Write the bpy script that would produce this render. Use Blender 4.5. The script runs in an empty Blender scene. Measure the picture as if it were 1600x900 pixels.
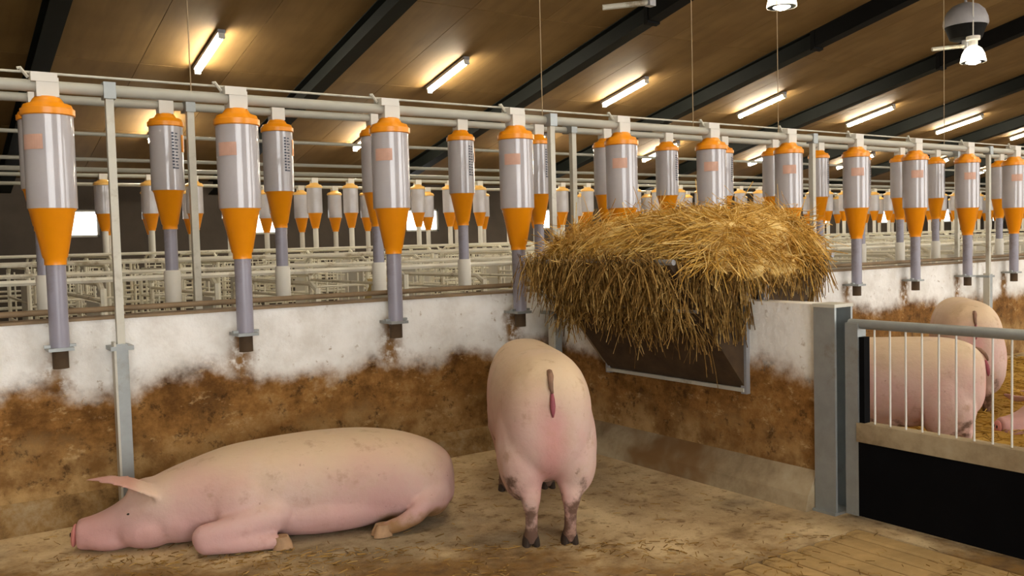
import bpy, bmesh, math, random
from mathutils import Vector, Matrix, Euler, noise as mnoise
random.seed(7)
SC = bpy.context.scene
COL = SC.collection

# ------------------------------------------------------------------ camera
H = 1.25
FPX, ROLL, PITCH = 1400.0, 0.027, math.atan(71 / 1400)
fx, fy = .563, .826
n_ = math.hypot(fx, fy); fx /= n_; fy /= n_
fw = Vector((fx * math.cos(PITCH), fy * math.cos(PITCH), -math.sin(PITCH)))
r0 = Vector((fy, -fx, 0)); u0 = r0.cross(fw)
RT = r0 * math.cos(ROLL) - u0 * math.sin(ROLL)
UP = u0 * math.cos(ROLL) + r0 * math.sin(ROLL)
cd = bpy.data.cameras.new('camera'); cam = bpy.data.objects.new('camera', cd); COL.objects.link(cam)
cd.sensor_width = 36; cd.lens = 36 * FPX / 1600; cd.clip_start = .05; cd.clip_end = 300
M = Matrix((RT, UP, -fw)).transposed().to_4x4(); M.translation = Vector((0, 0, H))
cam.matrix_world = M
SC.camera = cam
# ------------------------------------------------------------------ world, exposure
w = bpy.data.worlds.new('overcast_sky'); SC.world = w; w.use_nodes = True
bg = w.node_tree.nodes['Background']
bg.inputs[0].default_value = (1, .98, .95, 1); bg.inputs[1].default_value = 3.5
SC.view_settings.view_transform = 'Standard'; SC.view_settings.look = 'None'
SC.view_settings.gamma = 1; SC.view_settings.use_curve_mapping = False
SC.view_settings.exposure = 1.02
TUBE_E, BULB_E = 78.0, 40.0

# ------------------------------------------------------------------ materials
def srgb(r, g, b):
    def f(c):
        c /= 255
        return c / 12.92 if c <= .04045 else ((c + .055) / 1.055) ** 2.4
    return (f(r), f(g), f(b), 1)

class NT:
    def __init__(s, name):
        s.m = bpy.data.materials.new(name); s.m.use_nodes = True
        s.t = s.m.node_tree; s.t.nodes.clear()
        s.out = s.n('ShaderNodeOutputMaterial')
    def n(s, typ, **kw):
        nd = s.t.nodes.new(typ)
        for k, v in kw.items():
            if k.startswith('i_'): nd.inputs[k[2:].replace('_', ' ')].default_value = v
            else: setattr(nd, k, v)
        return nd
    def l(s, a, b): s.t.links.new(a, b)
    def coord(s): return s.n('ShaderNodeTexCoord').outputs['Object']
    def noise(s, vec, scale, detail=4, rough=.6, stretch=None):
        if stretch:
            mp = s.n('ShaderNodeMapping'); mp.inputs['Scale'].default_value = stretch; s.l(vec, mp.inputs['Vector']); vec = mp.outputs[0]
        nd = s.n('ShaderNodeTexNoise'); nd.inputs['Scale'].default_value = scale
        nd.inputs['Detail'].default_value = detail; nd.inputs['Roughness'].default_value = rough
        s.l(vec, nd.inputs['Vector']); return nd.outputs['Fac']
    def ramp(s, fac, stops):
        r = s.n('ShaderNodeValToRGB'); e = r.color_ramp.elements
        while len(e) < len(stops): e.new(.5)
        for el, (p, c) in zip(e, stops):
            el.position = p; el.color = c if len(c) == 4 else (*c, 1)
        s.l(fac, r.inputs[0]); return r.outputs[0]
    def math(s, op, a, b=0, clamp=False):
        nd = s.n('ShaderNodeMath', operation=op); nd.use_clamp = clamp
        for i, v in enumerate((a, b)):
            if isinstance(v, (int, float)): nd.inputs[i].default_value = v
            else: s.l(v, nd.inputs[i])
        return nd.outputs[0]
    def smooth(s, v, lo, hi):
        nd = s.n('ShaderNodeMapRange', interpolation_type='SMOOTHSTEP'); s.l(v, nd.inputs[0])
        nd.inputs[1].default_value = lo; nd.inputs[2].default_value = hi
        return nd.outputs[0]
    def mix(s, fac, a, b):
        nd = s.n('ShaderNodeMix', data_type='RGBA')
        for sock, v in ((nd.inputs[0], fac), (nd.inputs[6], a), (nd.inputs[7], b)):
            if isinstance(v, (int, float)): sock.default_value = v
            elif isinstance(v, tuple): sock.default_value = v if len(v) == 4 else (*v, 1)
            else: s.l(v, sock)
        return nd.outputs[2]
    def xyz(s, v):
        nd = s.n('ShaderNodeSeparateXYZ'); s.l(v, nd.inputs[0]); return nd.outputs
    def done(s, color, rough=.7, metal=0, bump=None, bstr=.3, bdist=.01, spec=.4, **kw):
        p = s.n('ShaderNodeBsdfPrincipled')
        if isinstance(color, tuple): p.inputs['Base Color'].default_value = color
        else: s.l(color, p.inputs['Base Color'])
        p.inputs['Roughness'].default_value = rough; p.inputs['Metallic'].default_value = metal
        p.inputs['Specular IOR Level'].default_value = spec
        for k, v in kw.items(): p.inputs[k.replace('_', ' ')].default_value = v
        if bump is not None:
            b = s.n('ShaderNodeBump'); b.inputs['Strength'].default_value = bstr; b.inputs['Distance'].default_value = bdist
            s.l(bump, b.inputs['Height']); s.l(b.outputs[0], p.inputs['Normal'])
        s.p = p
        s.l(p.outputs[0], s.out.inputs[0]); return s.m

MT = {}
def simple(name, col, rough=.6, metal=0, var=.15, scale=6, dirt=None, spec=.4):
    t = NT(name); c = t.coord(); nz = t.noise(c, scale)
    a = tuple(x * (1 - var) for x in col[:3]) + (1,); b = tuple(min(1, x * (1 + var)) for x in col[:3]) + (1,)
    k = t.ramp(nz, [(.3, a), (.7, b)])
    if dirt:
        k = t.mix(t.smooth(t.noise(c, 3.2, 6, .7), .52, .72), k, dirt)
    MT[name] = t.done(k, rough, metal, nz, .15, .003, spec); return MT[name]

simple('galvanised', srgb(150, 155, 155), .45, .55, .12, 9, srgb(125, 115, 95))
simple('pale_steel', srgb(186, 184, 172), .5, .15, .1, 4, srgb(135, 122, 100))
simple('stall_steel', srgb(226, 223, 206), .5, .0, .1, 3, srgb(160, 146, 116))
simple('rack_steel', srgb(150, 152, 155), .5, .3, .1, 8, srgb(120, 100, 75))
simple('pipe_plastic', srgb(164, 163, 152), .45, 0, .06, 3)
simple('white_plastic', srgb(205, 203, 195), .4, 0, .05, 5)
simple('grey_tube', srgb(138, 136, 150), .35, 0, .06, 5, srgb(118, 110, 112), .5)
simple('orange_plastic', srgb(228, 142, 6), .33, 0, .06, 5, None, .5)
simple('black_rubber', srgb(9, 9, 11), .8, 0, .2, 7, None, .06)
simple('beam_steel', srgb(20, 23, 19), .65, 0, .2, 3, None, .2)
simple('beam_plate', srgb(12, 12, 12), .7, 0, .2, 3, None, .15)
simple('hoof', srgb(52, 40, 32), .7, 0, .3, 20)
simple('pale_hoof', srgb(156, 124, 92), .7, 0, .25, 20)
simple('eye_dark', srgb(22, 16, 14), .15, 0, .1, 20)
simple('print_ink', srgb(70, 76, 92), .6)
simple('sticker_orange', srgb(198, 158, 140), .5)
simple('pale_cap', srgb(226, 178, 96), .4)
simple('fan_grey', srgb(150, 150, 155), .45, .1, .08)
simple('far_wall', srgb(78, 70, 62), .85, 0, .2, 1.2)
simple('near_wall', srgb(196, 190, 176), .85, 0, .1, 1.2)  # whitened so the unseen walls bounce light into the pens
simple('window_frame', srgb(190, 190, 185), .5)
simple('rack_board', srgb(70, 54, 36), .85, 0, .3, 9, srgb(46, 34, 22))
simple('rust', srgb(128, 108, 82), .7, 0, .25, 5)
simple('wire', srgb(150, 130, 100), .6, .2)
simple('sack', srgb(170, 150, 96), .9, 0, .2, 5)

t = NT('clear_plastic')  # milky dispenser tube: part see-through
c = t.coord(); nz = t.noise(c, 5, 3)
t.done(t.ramp(nz, [(.3, srgb(196, 193, 198)), (.7, srgb(214, 211, 214))]), .3, 0, None, spec=.6, Coat_Weight=1.0, Coat_Roughness=.06, Coat_IOR=1.7)
tr = t.n('ShaderNodeBsdfTranslucent'); tr.inputs[0].default_value = srgb(205, 203, 208)
m1 = t.n('ShaderNodeMixShader'); m1.inputs[0].default_value = .3
t.l(t.p.outputs[0], m1.inputs[1]); t.l(tr.outputs[0], m1.inputs[2])
tp = t.n('ShaderNodeBsdfTransparent'); tp.inputs[0].default_value = (.95, .95, .97, 1)
m2 = t.n('ShaderNodeMixShader'); m2.inputs[0].default_value = .16
t.l(m1.outputs[0], m2.inputs[1]); t.l(tp.outputs[0], m2.inputs[2]); t.l(m2.outputs[0], t.out.inputs[0])
MT['clear_plastic'] = t.m

t = NT('window_glass')
g = t.n('ShaderNodeBsdfGlossy'); g.inputs['Roughness'].default_value = .05
tp = t.n('ShaderNodeBsdfTransparent'); mx = t.n('ShaderNodeMixShader'); mx.inputs[0].default_value = .06
t.l(tp.outputs[0], mx.inputs[1]); t.l(g.outputs[0], mx.inputs[2]); t.l(mx.outputs[0], t.out.inputs[0]); MT['window_glass'] = t.m

def emit(name, col, st):
    t = NT(name); e = t.n('ShaderNodeEmission'); e.inputs[0].default_value = col; e.inputs[1].default_value = st
    t.l(e.outputs[0], t.out.inputs[0]); MT[name] = t.m
emit('tube_glow', (1, .89, .69, 1), TUBE_E)
emit('bulb_glow', (1, .95, .84, 1), BULB_E)

# plywood ceiling: grain runs down the slope
t = NT('ceiling_board'); c = t.coord()
g1 = t.noise(c, 2.0, 5, .6, (3.0, .35, 1)); g2 = t.noise(c, .7, 3)
k = t.mix(t.smooth(g2, .35, .7), srgb(118, 91, 52), srgb(132, 104, 62))
k = t.mix(t.math('MULTIPLY', t.smooth(g1, .4, .75), .35), k, srgb(92, 68, 36))
MT['ceiling_board'] = t.done(k, .75, 0, g1, .1, .004, spec=.25)

def wall_mat(name, seed, feeders=False):
    """whitewashed concrete, soiled below hip height by the animals"""
    t = NT(name); c = t.coord()
    mp = t.n('ShaderNodeMapping'); mp.inputs['Location'].default_value = (seed, seed * 1.7, 0); t.l(c, mp.inputs[0]); v = mp.outputs[0]
    x, y, z = t.xyz(c)
    big = t.noise(v, 1.7, 6, .62); mid = t.noise(v, 5, 6, .65); fine = t.noise(v, 22, 4, .6)
    e = t.math('ADD', z, t.math('MULTIPLY', t.math('SUBTRACT', big, .5), .42))
    e = t.math('ADD', e, t.math('MULTIPLY', t.math('SUBTRACT', mid, .5), .20))
    dirty = t.math('SUBTRACT', 1, t.smooth(e, .55, .68))
    white = t.mix(t.smooth(mid, .35, .75), srgb(236, 236, 233), srgb(212, 209, 202))
    white = t.mix(t.math('MULTIPLY', t.smooth(fine, .62, .75), t.smooth(big, .4, .6)), white, srgb(150, 128, 96))
    if feeders:   # splashes under each drop tube
        u = t.math('ADD', x, -.575 + .42)
        u = t.math('ABSOLUTE', t.math('SUBTRACT', t.math('FLOORED_MODULO', u, .84), .42))
        u = t.math('ADD', u, t.math('MULTIPLY', t.math('SUBTRACT', mid, .5), .22))
        s1 = t.math('SUBTRACT', 1, t.smooth(u, .0, .10))
        zz = t.math('MULTIPLY', t.smooth(z, .52, .62), t.math('SUBTRACT', 1, t.smooth(z, .80, .88)))
        sp = t.math('MULTIPLY', t.math('MULTIPLY', s1, zz), t.smooth(fine, .3, .55), True)
        white = t.mix(sp, white, srgb(132, 98, 56))
    br = t.ramp(t.math('ADD', t.math('MULTIPLY', t.noise(v, 3.4, 12, .82), .7), t.math('MULTIPLY', t.noise(v, 2.2, 6, .7, (1, 1, 3.2)), .3)), [(.34, srgb(58, 36, 14)), (.45, srgb(104, 70, 30)), (.55, srgb(142, 102, 52)), (.68, srgb(176, 144, 98))])
    low = t.math('SUBTRACT', 1, t.smooth(t.math('ADD', z, t.math('MULTIPLY', t.math('SUBTRACT', big, .5), .5)), .22, .46))
    br = t.mix(t.math('MULTIPLY', low, .75), br, t.mix(t.smooth(mid, .35, .65), srgb(116, 84, 44), srgb(184, 152, 102)))
    br = t.mix(t.math('MULTIPLY', t.smooth(t.noise(v, 13, 8, .75), .54, .66), .75), br, srgb(58, 38, 16))
    br = t.mix(t.math('MULTIPLY', t.smooth(t.noise(v, 9, 8, .75, (1, 1, 1.7)), .56, .68), .6), br, srgb(190, 160, 114))
    k = t.mix(dirty, white, br)
    return t, t.done(k, .85, 0, t.math('ADD', t.math('MULTIPLY', fine, .6), mid), .7, .015, spec=.2)
MT['wall_feeders'] = wall_mat('wall_feeders', 3.1, True)[1]
MT['wall_partition'] = wall_mat('wall_partition', 11.7)[1]

t = NT('plinth'); c = t.coord(); a = t.noise(c, 4, 6, .65); b = t.noise(c, 1.6, 4)
k = t.ramp(a, [(.3, srgb(112, 94, 70)), (.55, srgb(158, 142, 114)), (.75, srgb(178, 166, 140))])
k = t.mix(t.smooth(b, .5, .68), k, srgb(118, 90, 56)); MT['plinth'] = t.done(k, .9, 0, a, .5, .01, spec=.15)

t = NT('plinth_dirty'); c = t.coord(); a = t.noise(c, 6, 8, .75)
MT['plinth_dirty'] = t.done(t.ramp(a, [(.32, srgb(78, 56, 30)), (.5, srgb(134, 106, 66)), (.7, srgb(160, 142, 112))]), .9, 0, a, .6, .015, spec=.15)
# floors
t = NT('pen_floor'); c = t.coord(); x, y, z = t.xyz(c)
a = t.noise(c, 2.2, 7, .68); b = t.noise(c, 9, 6, .7); f = t.noise(c, 30, 4, .65); d = t.noise(c, .9, 4, .55)
k = t.ramp(a, [(.30, srgb(134, 112, 80)), (.44, srgb(184, 160, 122)), (.60, srgb(208, 186, 146))])
k = t.mix(t.math('MULTIPLY', t.smooth(b, .52, .68), .7), k, srgb(104, 74, 38))
k = t.mix(t.math('MULTIPLY', t.smooth(f, .55, .72), .5), k, srgb(86, 60, 32))
k = t.mix(t.math('MULTIPLY', t.smooth(d, .48, .6), .75), k, t.mix(t.smooth(b, .4, .6), srgb(140, 128, 108), srgb(112, 98, 78)))
# dung-dark trampled litter towards the passage side of the pen
pth = t.math('ADD', t.math('ADD', t.math('MULTIPLY', x, .563), t.math('MULTIPLY', y, .826)), t.math('MULTIPLY', t.math('SUBTRACT', a, .5), .9))
k = t.mix(t.math('MULTIPLY', t.math('SUBTRACT', 1, t.smooth(pth, 3.3, 3.7)), .85), k, t.ramp(b, [(.35, srgb(78, 50, 20)), (.65, srgb(136, 100, 46))]))
MT['pen_floor'] = t.done(k, .92, 0, t.math('ADD', b, t.math('MULTIPLY', f, .5)), .7, .02, spec=.15)
simple('far_floor', srgb(142, 128, 106), .9, 0, .3, 1.5, srgb(80, 66, 48), .2)
simple('slat_concrete', srgb(172, 144, 98), .9, 0, .22, 7, srgb(104, 80, 44), .15)
simple('pit_dark', srgb(30, 24, 18), .9)

def straw_mat(name, stops, sc=14):
    t = NT(name); c = t.coord(); a = t.noise(c, sc, 6, .7, (1, 1, 2.2))
    r = t.n('ShaderNodeNewGeometry').outputs['Random Per Island']
    k = t.ramp(t.math('ADD', t.math('MULTIPLY', a, .6), t.math('MULTIPLY', r, .4)), stops)
    MT[name] = t.done(k, .8, 0, a, .6, .02, spec=.2)
straw_mat('straw', [(.22, srgb(104, 70, 22)), (.40, srgb(184, 138, 54)), (.56, srgb(216, 174, 88)), (.76, srgb(238, 212, 146))])
straw_mat('straw_dull', [(.25, srgb(92, 66, 28)), (.45, srgb(138, 104, 50)), (.65, srgb(170, 136, 76)), (.85, srgb(204, 176, 118))])
straw_mat('straw_hanging_shaded', [(.26, srgb(74, 52, 22)), (.45, srgb(122, 92, 44)), (.62, srgb(162, 128, 70)), (.82, srgb(214, 186, 124))])  # darker browns paint the shade below the heap into the hanging stalks
straw_mat('straw_bedding', [(.25, srgb(108, 78, 24)), (.45, srgb(158, 120, 44)), (.65, srgb(178, 142, 62)), (.85, srgb(194, 162, 90))])

def pig_mat(name, standing):
    t = NT(name); c = t.coord(); x, y, z = t.xyz(c)
    a = t.noise(c, 3.0, 5, .6); f = t.noise(c, 40, 3, .6); m = t.noise(c, 9, 5, .65)
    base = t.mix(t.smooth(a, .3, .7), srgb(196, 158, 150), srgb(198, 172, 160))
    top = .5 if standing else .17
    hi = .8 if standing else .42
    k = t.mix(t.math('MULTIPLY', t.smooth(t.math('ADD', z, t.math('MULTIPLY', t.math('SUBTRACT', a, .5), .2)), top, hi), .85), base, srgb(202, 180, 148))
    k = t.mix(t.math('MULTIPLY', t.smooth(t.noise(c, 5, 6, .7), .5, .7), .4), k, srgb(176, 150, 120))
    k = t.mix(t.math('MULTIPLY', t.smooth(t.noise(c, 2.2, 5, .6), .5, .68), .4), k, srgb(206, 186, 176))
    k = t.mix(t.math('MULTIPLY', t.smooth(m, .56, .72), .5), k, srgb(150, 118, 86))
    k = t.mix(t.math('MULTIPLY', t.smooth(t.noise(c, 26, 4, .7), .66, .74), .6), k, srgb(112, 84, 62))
    if standing:
        # flushed skin under the tail, soiled lower legs
        rr = t.math('SUBTRACT', 1, t.smooth(x, -.58, -.44)); yy = t.math('SUBTRACT', 1, t.smooth(t.math('ABSOLUTE', y), .0, .10))
        zz = t.math('SUBTRACT', 1, t.smooth(z, .54, .70))
        k = t.mix(t.math('MULTIPLY', t.math('MULTIPLY', rr, yy), t.math('MULTIPLY', zz, .42)), k, srgb(190, 112, 112))
        lg = t.math('SUBTRACT', 1, t.smooth(t.math('ADD', z, t.math('MULTIPLY', t.math('SUBTRACT', m, .5), .9)), .10, .26))
        k = t.mix(t.math('MULTIPLY', lg, .85), k, srgb(78, 54, 36))
        hx = t.smooth(x, .78, 1.05)
    else:
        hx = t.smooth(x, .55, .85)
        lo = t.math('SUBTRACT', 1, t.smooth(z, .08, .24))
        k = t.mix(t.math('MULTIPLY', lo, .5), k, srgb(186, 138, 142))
        ft = t.math('MULTIPLY', t.math('SUBTRACT', 1, t.smooth(t.math('ADD', z, t.math('MULTIPLY', t.math('SUBTRACT', m, .5), .1)), .04, .10)), t.math('SUBTRACT', 1, t.smooth(x, -.36, -.28)))
        k = t.mix(ft, k, srgb(140, 106, 70))
        er = t.math('MULTIPLY', t.smooth(x, .64, .70), t.smooth(z, .235, .265))
        k = t.mix(t.math('MULTIPLY', er, .6), k, srgb(158, 102, 88))
    k = t.mix(t.math('MULTIPLY', hx, .55), k, srgb(182, 134, 130))
    MT[name] = t.done(k, .62, 0, t.math('ADD', t.math('MULTIPLY', f, .4), m), .4, .01, spec=.25, Subsurface_Weight=.08, Subsurface_Radius=(.02, .008, .005))
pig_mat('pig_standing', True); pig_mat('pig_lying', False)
simple('pig_pink', srgb(196, 128, 122), .6, 0, .1, 12)
simple('pig_dark_pink', srgb(140, 70, 80), .6, 0, .15, 14)
simple('tail_skin', srgb(128, 96, 78), .7, 0, .2, 20, srgb(96, 70, 52))

# ------------------------------------------------------------------ mesh helpers
class MB:
    def __init__(s): s.v = []; s.f = []
    def add(s, vs, fs):
        o = len(s.v); s.v += [tuple(p) for p in vs]; s.f += [tuple(o + i for i in f) for f in fs]; return s
    def box(s, x0, x1, y0, y1, z0, z1, mat=None):
        vs = [Vector(p) for p in ((x0, y0, z0), (x1, y0, z0), (x1, y1, z0), (x0, y1, z0), (x0, y0, z1), (x1, y0, z1), (x1, y1, z1), (x0, y1, z1))]
        if mat: vs = [mat @ p for p in vs]
        return s.add(vs, [(3, 2, 1, 0), (4, 5, 6, 7), (0, 1, 5, 4), (1, 2, 6, 5), (2, 3, 7, 6), (3, 0, 4, 7)])
    def tube(s, pts, r, n=8, rad=None):
        pts = [Vector(p) for p in pts]; rings = []
        ref = None
        for i, p in enumerate(pts):
            d = (pts[min(i + 1, len(pts) - 1)] - pts[max(i - 1, 0)]).normalized()
            if ref is None or abs(ref.dot(d)) > .95: ref = Vector((0, 0, 1)) if abs(d.z) < .9 else Vector((1, 0, 0))
            a = d.cross(ref).normalized(); b = d.cross(a)
            rr = rad[i] if rad else r
            rings.append([p + (a * math.cos(2 * math.pi * k / n) + b * math.sin(2 * math.pi * k / n)) * rr for k in range(n)])
        vs = [q for rg in rings for q in rg]; fs = []
        for i in range(len(pts) - 1):
            for k in range(n):
                fs.append((i * n + k, (i + 1) * n + k, (i + 1) * n + (k + 1) % n, i * n + (k + 1) % n))
        fs.append(tuple(range(n))); fs.append(tuple(reversed([(len(pts) - 1) * n + k for k in range(n)])))
        return s.add(vs, fs)
    def lathe(s, prof, n=20, c=(0, 0, 0)):
        c = Vector(c); vs = []; fs = []
        for r, z in prof:
            for k in range(n): vs.append(c + Vector((r * math.cos(2 * math.pi * k / n), r * math.sin(2 * math.pi * k / n), z)))
        for i in range(len(prof) - 1):
            for k in range(n): fs.append((i * n + k, i * n + (k + 1) % n, (i + 1) * n + (k + 1) % n, (i + 1) * n + k))
        fs.append(tuple(reversed(range(n)))); fs.append(tuple((len(prof) - 1) * n + k for k in range(n)))
        return s.add(vs, fs)
    def ell(s, c, r, n=16, m=10, rot=None):
        vs = []; fs = []; c = Vector(c)
        for i in range(m + 1):
            th = math.pi * (i + (.02 if i == 0 else -.02 if i == m else 0)) / m
            for k in range(n):
                ph = 2 * math.pi * k / n
                p = Vector((r[0] * math.sin(th) * math.cos(ph), r[1] * math.sin(th) * math.sin(ph), r[2] * math.cos(th)))
                if rot: p = rot @ p
                vs.append(c + p)
        for i in range(m):
            for k in range(n): fs.append((i * n + k, (i + 1) * n + k, (i + 1) * n + (k + 1) % n, i * n + (k + 1) % n))
        fs.append(tuple(range(n))); fs.append(tuple(reversed([m * n + k for k in range(n)])))
        return s.add(vs, fs)
    def loft(s, st, n=20, e=1.0):
        """stations (centre, half width, half height, side vector, up vector); e < 1 squares the section off"""
        sg = lambda v: math.copysign(abs(v) ** e, v)
        vs = []; fs = []
        for (c, a, b, sv, uv) in st:
            for k in range(n):
                t_ = 2 * math.pi * k / n
                vs.append(Vector(c) + sv * (a * sg(math.cos(t_))) + uv * (b * sg(math.sin(t_))))
        for i in range(len(st) - 1):
            for k in range(n): fs.append((i * n + k, i * n + (k + 1) % n, (i + 1) * n + (k + 1) % n, (i + 1) * n + k))
        fs.append(tuple(reversed(range(n)))); fs.append(tuple((len(st) - 1) * n + k for k in range(n)))
        return s.add(vs, fs)
    def mesh(s, name, mat=None, smooth=False, fix=True):
        me = bpy.data.meshes.new(name); me.from_pydata(s.v, [], s.f)
        if fix:
            bm = bmesh.new(); bm.from_mesh(me); bmesh.ops.recalc_face_normals(bm, faces=bm.faces); bm.to_mesh(me); bm.free()
        if mat: me.materials.append(MT[mat])
        if smooth:
            me.shade_smooth() if smooth is True else me.shade_smooth()
            if smooth != True:
                pass
        me.update(); return me

def sharp(me, ang=35):
    me.shade_smooth()
    bm = bmesh.new(); bm.from_mesh(me)
    for e in bm.edges:
        if len(e.link_faces) == 2 and e.calc_face_angle(0) > math.radians(ang): e.smooth = False
    bm.to_mesh(me); bm.free(); return me

def obj(name, me, parent=None, loc=(0, 0, 0), rot=(0, 0, 0)):
    o = bpy.data.objects.new(name, me); COL.objects.link(o); o.location = loc; o.rotation_euler = rot
    if parent: o.parent = parent
    return o
def tag(o, label=None, cat=None, group=None, kind=None):
    if label: o['label'] = label
    if cat: o['category'] = cat
    if group: o['group'] = group
    if kind: o['kind'] = kind
    return o
def empty(name, loc=(0, 0, 0), rz=0):
    o = bpy.data.objects.new(name, None); COL.objects.link(o); o.location = loc; o.rotation_euler = (0, 0, rz); o.empty_display_size = .1
    return o
def copy_tree(o, parent=None):
    c = o.copy(); COL.objects.link(c); c.parent = parent
    for ch in list(o.children): copy_tree(ch, c)
    return c

# ------------------------------------------------------------------ setting
YW, YW2 = 4.56, 4.68          # feeder wall faces
XP, XP2 = 3.40, 3.52          # partition faces
YROW1, YROW2, YROW3, YROW4 = 4.46, 6.06, 14.0, 15.3
YF = 18.6                     # far wall
def roof(y): return 6.76 - .22 * y
SX0, SX1, SY0, SY1 = 2.46, 3.30, .30, 2.28   # slatted strip
fl = MB()
def quad(x0, x1, y0, y1, z=0): fl.box(x0, x1, y0, y1, z - .12, z)
quad(-6, SX0, -5, YW); quad(SX0, SX1, SY1, YW); quad(SX0, SX1, -5, SY0); quad(SX1, 44, -5, YW)
floor = tag(obj('floor', fl.mesh('floor', 'pen_floor')), kind='structure')
pit = MB().box(SX0 - .02, SX1 + .02, SY0 - .02, SY1 + .02, -.5, -.45)
obj('drain_pit', pit.mesh('drain_pit', 'pit_dark'), floor)
ns = 8; sw = (SX1 - SX0) / ns
def slat_mesh():
    b = MB(); a = sw / 2 - .009
    L = SY1 - SY0 - .01
    prof = [(-a, -.1), (a, -.1), (a, -.008), (a - .008, 0), (-a + .008, 0), (-a, -.008)]
    vs = [(x, y, z) for y in (0, L) for x, z in prof]; k = len(prof)
    b.add(vs, [tuple(range(k)), tuple(reversed(range(k, 2 * k)))] + [(i, i + k, (i + 1) % k + k, (i + 1) % k) for i in range(k)])
    return b.mesh('floor_slat', 'slat_concrete')
sm = slat_mesh()
for i in range(ns): obj('floor_slat', sm, floor, (SX0 + sw * (i + .5), SY0 + .005, .0))
f2 = MB().box(-6, 44, YW2, YF, -.12, 0)
tag(obj('floor', f2.mesh('floor_hall', 'far_floor')), kind='structure')

wb = tag(obj('wall_back', MB().box(-6, 44, YW, YW2, 0, .94).mesh('wall_back', 'wall_feeders')), kind='structure')
p = MB(); p.add([(-6, YW + .01, 0), (-6, YW - .05, 0), (-6, YW - .035, .10), (-6, YW + .01, .15), (XP, YW + .01, 0), (XP, YW - .05, 0), (XP, YW - .035, .10), (XP, YW + .01, .15)],
      [(0, 1, 2, 3), (7, 6, 5, 4), (0, 4, 5, 1), (1, 5, 6, 2), (2, 6, 7, 3), (3, 7, 4, 0)])
obj('plinth', p.mesh('plinth_back', 'plinth_dirty'), wb)
obj('top_cap', MB().box(-6, 44, YW - .012, YW2 + .012, .94, .953).mesh('top_cap', 'rust'), wb)
PY0, PY1 = 2.56, YW
wr = tag(obj('wall_right', MB().box(XP, XP2, PY0, PY1, 0, .935).mesh('wall_right', 'wall_partition')), kind='structure')
p = MB(); y0, y1 = PY0, YW - .02
p.add([(XP + .01, y0, 0), (XP - .085, y0, 0), (XP - .07, y0, .07), (XP + .01, y0, .19), (XP + .01, y1, 0), (XP - .085, y1, 0), (XP - .07, y1, .07), (XP + .01, y1, .19)],
      [(0, 1, 2, 3), (7, 6, 5, 4), (0, 4, 5, 1), (1, 5, 6, 2), (2, 6, 7, 3), (3, 7, 4, 0)])
obj('plinth', p.mesh('plinth_right', 'plinth'), wr)

# far wall with window openings
WX = [2.75 + 3.72 * i for i in range(11)]; WW, WZ0, WZ1 = .44, 1.57, 2.09
fwm = MB(); xs = -6
for xw in WX:
    fwm.box(xs, xw - WW, YF, YF + .15, 0, roof(YF) + .1)
    fwm.box(xw - WW, xw + WW, YF, YF + .15, 0, WZ0); fwm.box(xw - WW, xw + WW, YF, YF + .15, WZ1, roof(YF) + .1); xs = xw + WW
fwm.box(xs, 44, YF, YF + .15, 0, roof(YF) + .1)
tag(obj('wall_far', fwm.mesh('wall_far', 'far_wall')), kind='structure')
for i, xw in enumerate(WX):
    fr = MB()
    for a in ((-WW, -WW + .04, WZ0, WZ1), (WW - .04, WW, WZ0, WZ1), (-WW, WW, WZ0, WZ0 + .04), (-WW, WW, WZ1 - .04, WZ1)):
        fr.box(a[0], a[1], .04, .1, a[2], a[3])
    o = tag(obj('window_%d' % (i + 1), fr.mesh('window_frame', 'window_frame'), None, (xw, YF, 0)), kind='structure')
    obj('pane', MB().box(-WW + .04, WW - .04, .065, .072, WZ0 + .04, WZ1 - .04).mesh('pane', 'window_glass'), o)
tag(obj('wall_end', MB().box(44, 44.15, -5, YF + .15, 0, 8).mesh('wall_end', 'far_wall')), kind='structure')

# added unseen wall: openings shaped for daylight and bright streaks on the tubes
YN = -5.0
wf = MB(); xs = -6
DX = [-3.4, 6.5, 16.5, 26.5]
for xd in DX:
    wf.box(xs, xd, YN - .15, YN, 0, 7.2); wf.box(xd, xd + 5.2, YN - .15, YN, 4.2, 7.2); xs = xd + 5.2
wf.box(xs, 44, YN - .15, YN, 0, 7.2)
tag(obj('wall_front_added', wf.mesh('wall_front_added', 'near_wall')), kind='structure')
tag(obj('wall_left', MB().box(-6.15, -6, YN - .15, YF + .15, 0, 7.2).mesh('wall_left', 'near_wall')), kind='structure')
nr = MB(); nr.add([(x, y, z + k) for k in (0, .07) for (x, y, z) in ((-6.2, YN - .3, 6.94), (44.2, YN - .3, 6.94), (44.2, -3.0, 7.42), (-6.2, -3.0, 7.42))], [(3, 2, 1, 0), (4, 5, 6, 7), (0, 1, 5, 4), (1, 2, 6, 5), (2, 3, 7, 6), (3, 0, 4, 7)])
tag(obj('ceiling', nr.mesh('ceiling_near', 'ceiling_board')), kind='structure')

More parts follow.
